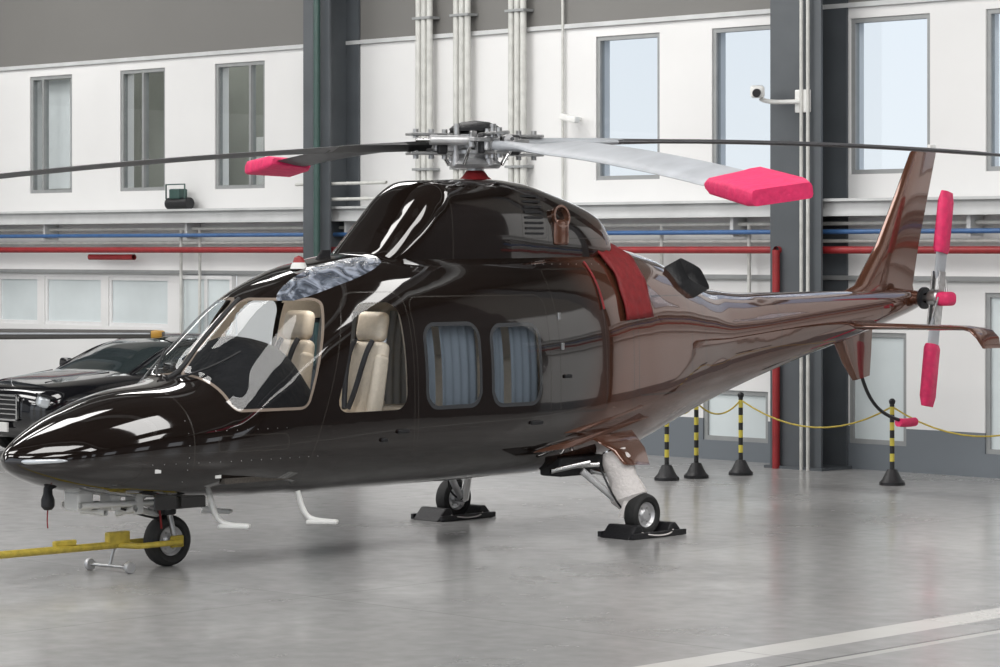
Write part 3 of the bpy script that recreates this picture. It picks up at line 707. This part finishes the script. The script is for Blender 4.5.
boxes('wall_back', wb, M_wall)
for i, h in enumerate(holes):
    x0,x1,z0,z1 = h; f = .05; lowleft = i >= 9 and i < 14
    fm = M_wframe if lowleft else M_frame
    y0, y1 = (WY+.02, WY+.1)
    nm = 'window_%d' % (i+1)
    if i == 13: nm = 'door_1'; y0, y1 = WY-.09, WY-.01
    bl_ = [(x0,x0+f,y0,y1,z0,z1),(x1-f,x1,y0,y1,z0,z1),(x0+f,x1-f,y0,y1,z0,z0+f),(x0+f,x1-f,y0,y1,z1-f,z1),(x0+f,x1-f,y0+.03,y0+.04,z0+f,z1-f,1)]
    if i in (1,2,3): bl_.append(((x0+x1)/2-.02+.2*(i-2),(x0+x1)/2+.02+.2*(i-2),y0-.01,y1,z0+f,z1-f))
    if i == 13: bl_ += [(x0+f,x1-f,y0,y1,.9,1.0),((x0+x1)/2-.03,(x0+x1)/2+.03,y0,y1,z0+f,z1-f)]
    boxes(nm, bl_, [fm, M_glasspale if i in (9,10,11,12,13,14,15,16,17) else M_glass])
M_olive = mat('office_partition_paint', (.30,.31,.27), .8, noise=.3, nscale=.8)
boxes('office_partition', [(-26,-9.5,14.6,14.75,2.9,5.9)], M_olive)
boxes('office_slab', [(-26,-9.5,13.02,14.58,2.85,3.0)], M_olive)
boxes('office_ceiling', [(-26,-9.5,13.02,14.58,5.6,5.7)], M_white)
for x in (-12.45,-13.2,-14.9,-17.4): boxes('office_cabinet', [(x-.25,x+.25,14.1,14.5,3.0,4.0),(x-.23,x+.23,14.08,14.1,3.05,3.5),(x-.23,x+.23,14.08,14.1,3.53,3.97)], M_white)
boxes('roller_blind', [(-16.9,-16.35,13.03,13.05,3.3,4.9),(-18.9,-18.2,13.03,13.05,3.3,4.9)], M_white)
boxes('ledge_beam', [(-26,8,12.35,12.74,2.93,2.96),(-26,8,12.42,12.45,2.80,2.93),(-26,8,12.4,12.74,2.77,2.80)]+[(x,x+.05,12.5,12.74,2.55,2.77) for x in np.arange(-19.5,8,3.2)], M_beam)
boxes('trim_1', [(-26,8,12.70,12.745,5.06,5.11)], M_beam)
boxes('trim_2', [(-26,8,12.68,12.745,2.07,2.12)], M_frame)
tubes('red_pipe', [[(-26,12.42,2.40),(8,12.42,2.40)],[(-2.60,12.20,2.4),(-2.60,12.20,.0)],[(-2.6,12.2,2.4),(-2.6,12.42,2.4)],[(-15.2,12.5,2.30),(-14.2,12.5,2.30)]], .042, M_pipered)
tubes('blue_pipe', [[(-26,12.5,2.60),(8,12.5,2.60)]], .028, M_pipeblue)
tubes('white_pipe', [[(-26,12.6,2.69),(8,12.6,2.69)],[(-26,12.62,2.50),(8,12.62,2.50)],[(-10.0,12.3,3.05),(-7,12.3,3.05)],[(-10.6,12.3,3.25),(-8.9,12.3,3.25)]]+
      [[(x,12.6,2.7),(x,12.6,1.2)] for x in (-13.3,-12.9,-4.6,-3.3)], .022, M_pipewhite)
cd = []
for x0 in (-8.65,-7.98,-7.03): cd += [[(x0+.10*k,12.62,3.0),(x0+.10*k,12.62,8.5)] for k in range(3)]
tubes('conduit_bundle', cd, .04, M_pipewhite)
boxes('conduit_clamp', [(x-.06,x+.26,12.56,12.74,z,z+.03) for x in (-8.65,-7.98,-7.03) for z in (3.4,5.3)], M_frame)
tubes('thin_conduit', [[(-6.25,12.7,3.0),(-6.25,12.7,8)],[(-10.75,12.6,0),(-10.75,12.6,8)]], .018, M_pipewhite)
def column(x0, x1, y0):
    boxes('steel_column', [(x0,x1,y0,y0+.03,0,8.9),(x0,x1,12.71,12.74,0,8.9),((x0+x1)/2-.015,(x0+x1)/2+.015,y0+.03,12.71,0,8.9)]+[(x0-.05,x1+.05,y0-.05,12.74,0,.03)], M_colgray)
column(-10.35,-9.85,12.2); column(-2.72,-2.02,12.25); column(-18.6,-18.1,12.2); column(5.2,5.8,12.28)
tubes('green_pipe', [[(-10.0,12.12,0),(-10.0,12.12,8.5)]], .045, M_green)
tubes('grey_conduit', [[(-2.25,12.2,0),(-2.25,12.2,8.5)],[(-2.16,12.2,0),(-2.16,12.2,8.5)]], .02, M_pipewhite)
sc_ = empty('security_camera')
obox('camera_body', (-2.62,11.9,4.13), (.15,.32,.13), (.1,0,.7), M_white, sc_, .03)
cyl('lens', (-2.53,11.78,4.11),(-2.49,11.72,4.1), .045, M_blackpl, sc_)
tube('arm', [(-2.62,11.95,4.06),(-2.58,12.0,4.0),(-2.4,12.1,4.02),(-2.25,12.23,4.02)], .025, M_white, sc_)
boxes('mount_plate', [(-2.35,-2.15,12.21,12.25,3.9,4.15)], M_white, sc_, .01)
ps = empty('wall_speaker'); obox('horn', (-6.0,12.55,3.97), (.26,.1,.08), (0,.2,0), M_white, ps, .02); cyl('stem', (-6.0,12.55,3.97),(-6.0,12.74,3.97), .02, M_white, ps)
ac = empty('air_pump')
cyl('tank', (-13.5,12.55,3.04),(-13.05,12.55,3.04), .08, M_blackpl, ac); obox('motor', (-13.3,12.55,3.17), (.22,.16,.14), (0,0,0), M_green, ac, .02)
tube('handle', [(-13.5,12.5,3.1),(-13.5,12.5,3.3),(-13.1,12.5,3.3),(-13.1,12.5,3.1)], .012, M_green, ac, smooth=False)
M_ceil = mat('dark_roof_sheet', (.12,.12,.12), .7, noise=.2, nscale=1)
boxes('ceiling', [(-26,22,-20,13,9,9.2)], M_ceil)
boxes('wall_left', [(-26.25,-26,-20,13,0,9)], M_wall)
M_dark = mat('dark_cladding', (.06,.06,.065), .7, noise=.2, nscale=1)
rb = [(22,22.25,-20,18,0,1.2),(22,22.25,-20,18,4.2,9)]
for y in np.arange(-20,18,3.2): rb.append((22,22.25,y,y+1.9,1.2,4.2))
boxes('blocker_wall_right', rb, M_dark)  # unseen wall added to darken fuselage reflections; its openings leave bright strips
boxes('wall_corner', [(8,22.25,12.75,13.0,0,9)], M_dark)
boxes('roof_beams', [(-26,22,y,y+.2,8.5,8.95) for y in np.arange(-14,12,4)], M_beam)

# ============================================================ LIGHT
w = D.worlds.new('World'); scene.world = w; w.use_nodes = True
nt = w.node_tree; bg = nt.nodes['Background']
tc = nt.nodes.new('ShaderNodeTexCoord'); sp = nt.nodes.new('ShaderNodeSeparateXYZ'); rp = nt.nodes.new('ShaderNodeValToRGB')
nt.links.new(tc.outputs['Generated'], sp.inputs[0]); nt.links.new(sp.outputs[2], rp.inputs[0])
e = rp.color_ramp.elements; e[0].position = 0; e[0].color = (.84,.87,.90,1); e[1].position = .6; e[1].color = (.55,.68,.9,1)
nt.links.new(rp.outputs[0], bg.inputs['Color']); bg.inputs['Strength'].default_value = 1.15
def lamp(loc, rx, sx, sy, en, col=(1,.985,.965)):
    l = D.lights.new('roof_and_fill_light', 'AREA'); l.shape = 'RECTANGLE'; l.size = sx; l.size_y = sy; l.energy = en; l.color = col
    o = D.objects.new('roof_and_fill_light', l); o.location = loc; o.rotation_euler = (rx,0,0); scene.collection.objects.link(o)
for y in (-10,-4,2,8):
    for x in (-17,-6,5,15):
        lamp((x,y,8.2), .40, 6, 2.2, 300)
for x in (-18,-14.5,-11): lamp((x,13.8,5.55), 0, 2.5, .5, 22)  # fill lamps added to brighten the office behind the left windows
l = D.lights.new('cabin_fill_light','AREA'); l.size = .5; l.energy = 7; l.color = (1,.95,.88)  # unseen fill lamp added to brighten the cabin interior
o = D.objects.new('cabin_fill_light', l); o.location = (0,3.3,2.2); scene.collection.objects.link(o); o.parent = heli

cam = D.cameras.new('camera'); co = D.objects.new('camera', cam); scene.collection.objects.link(co)
co.location = (16.596,-12.045,2.4); co.rotation_euler = (math.pi/2,0,math.radians(44.0))
cam.sensor_width = 36; cam.lens = 100.8; cam.shift_y = -.0835; cam.clip_end = 300
scene.camera = co
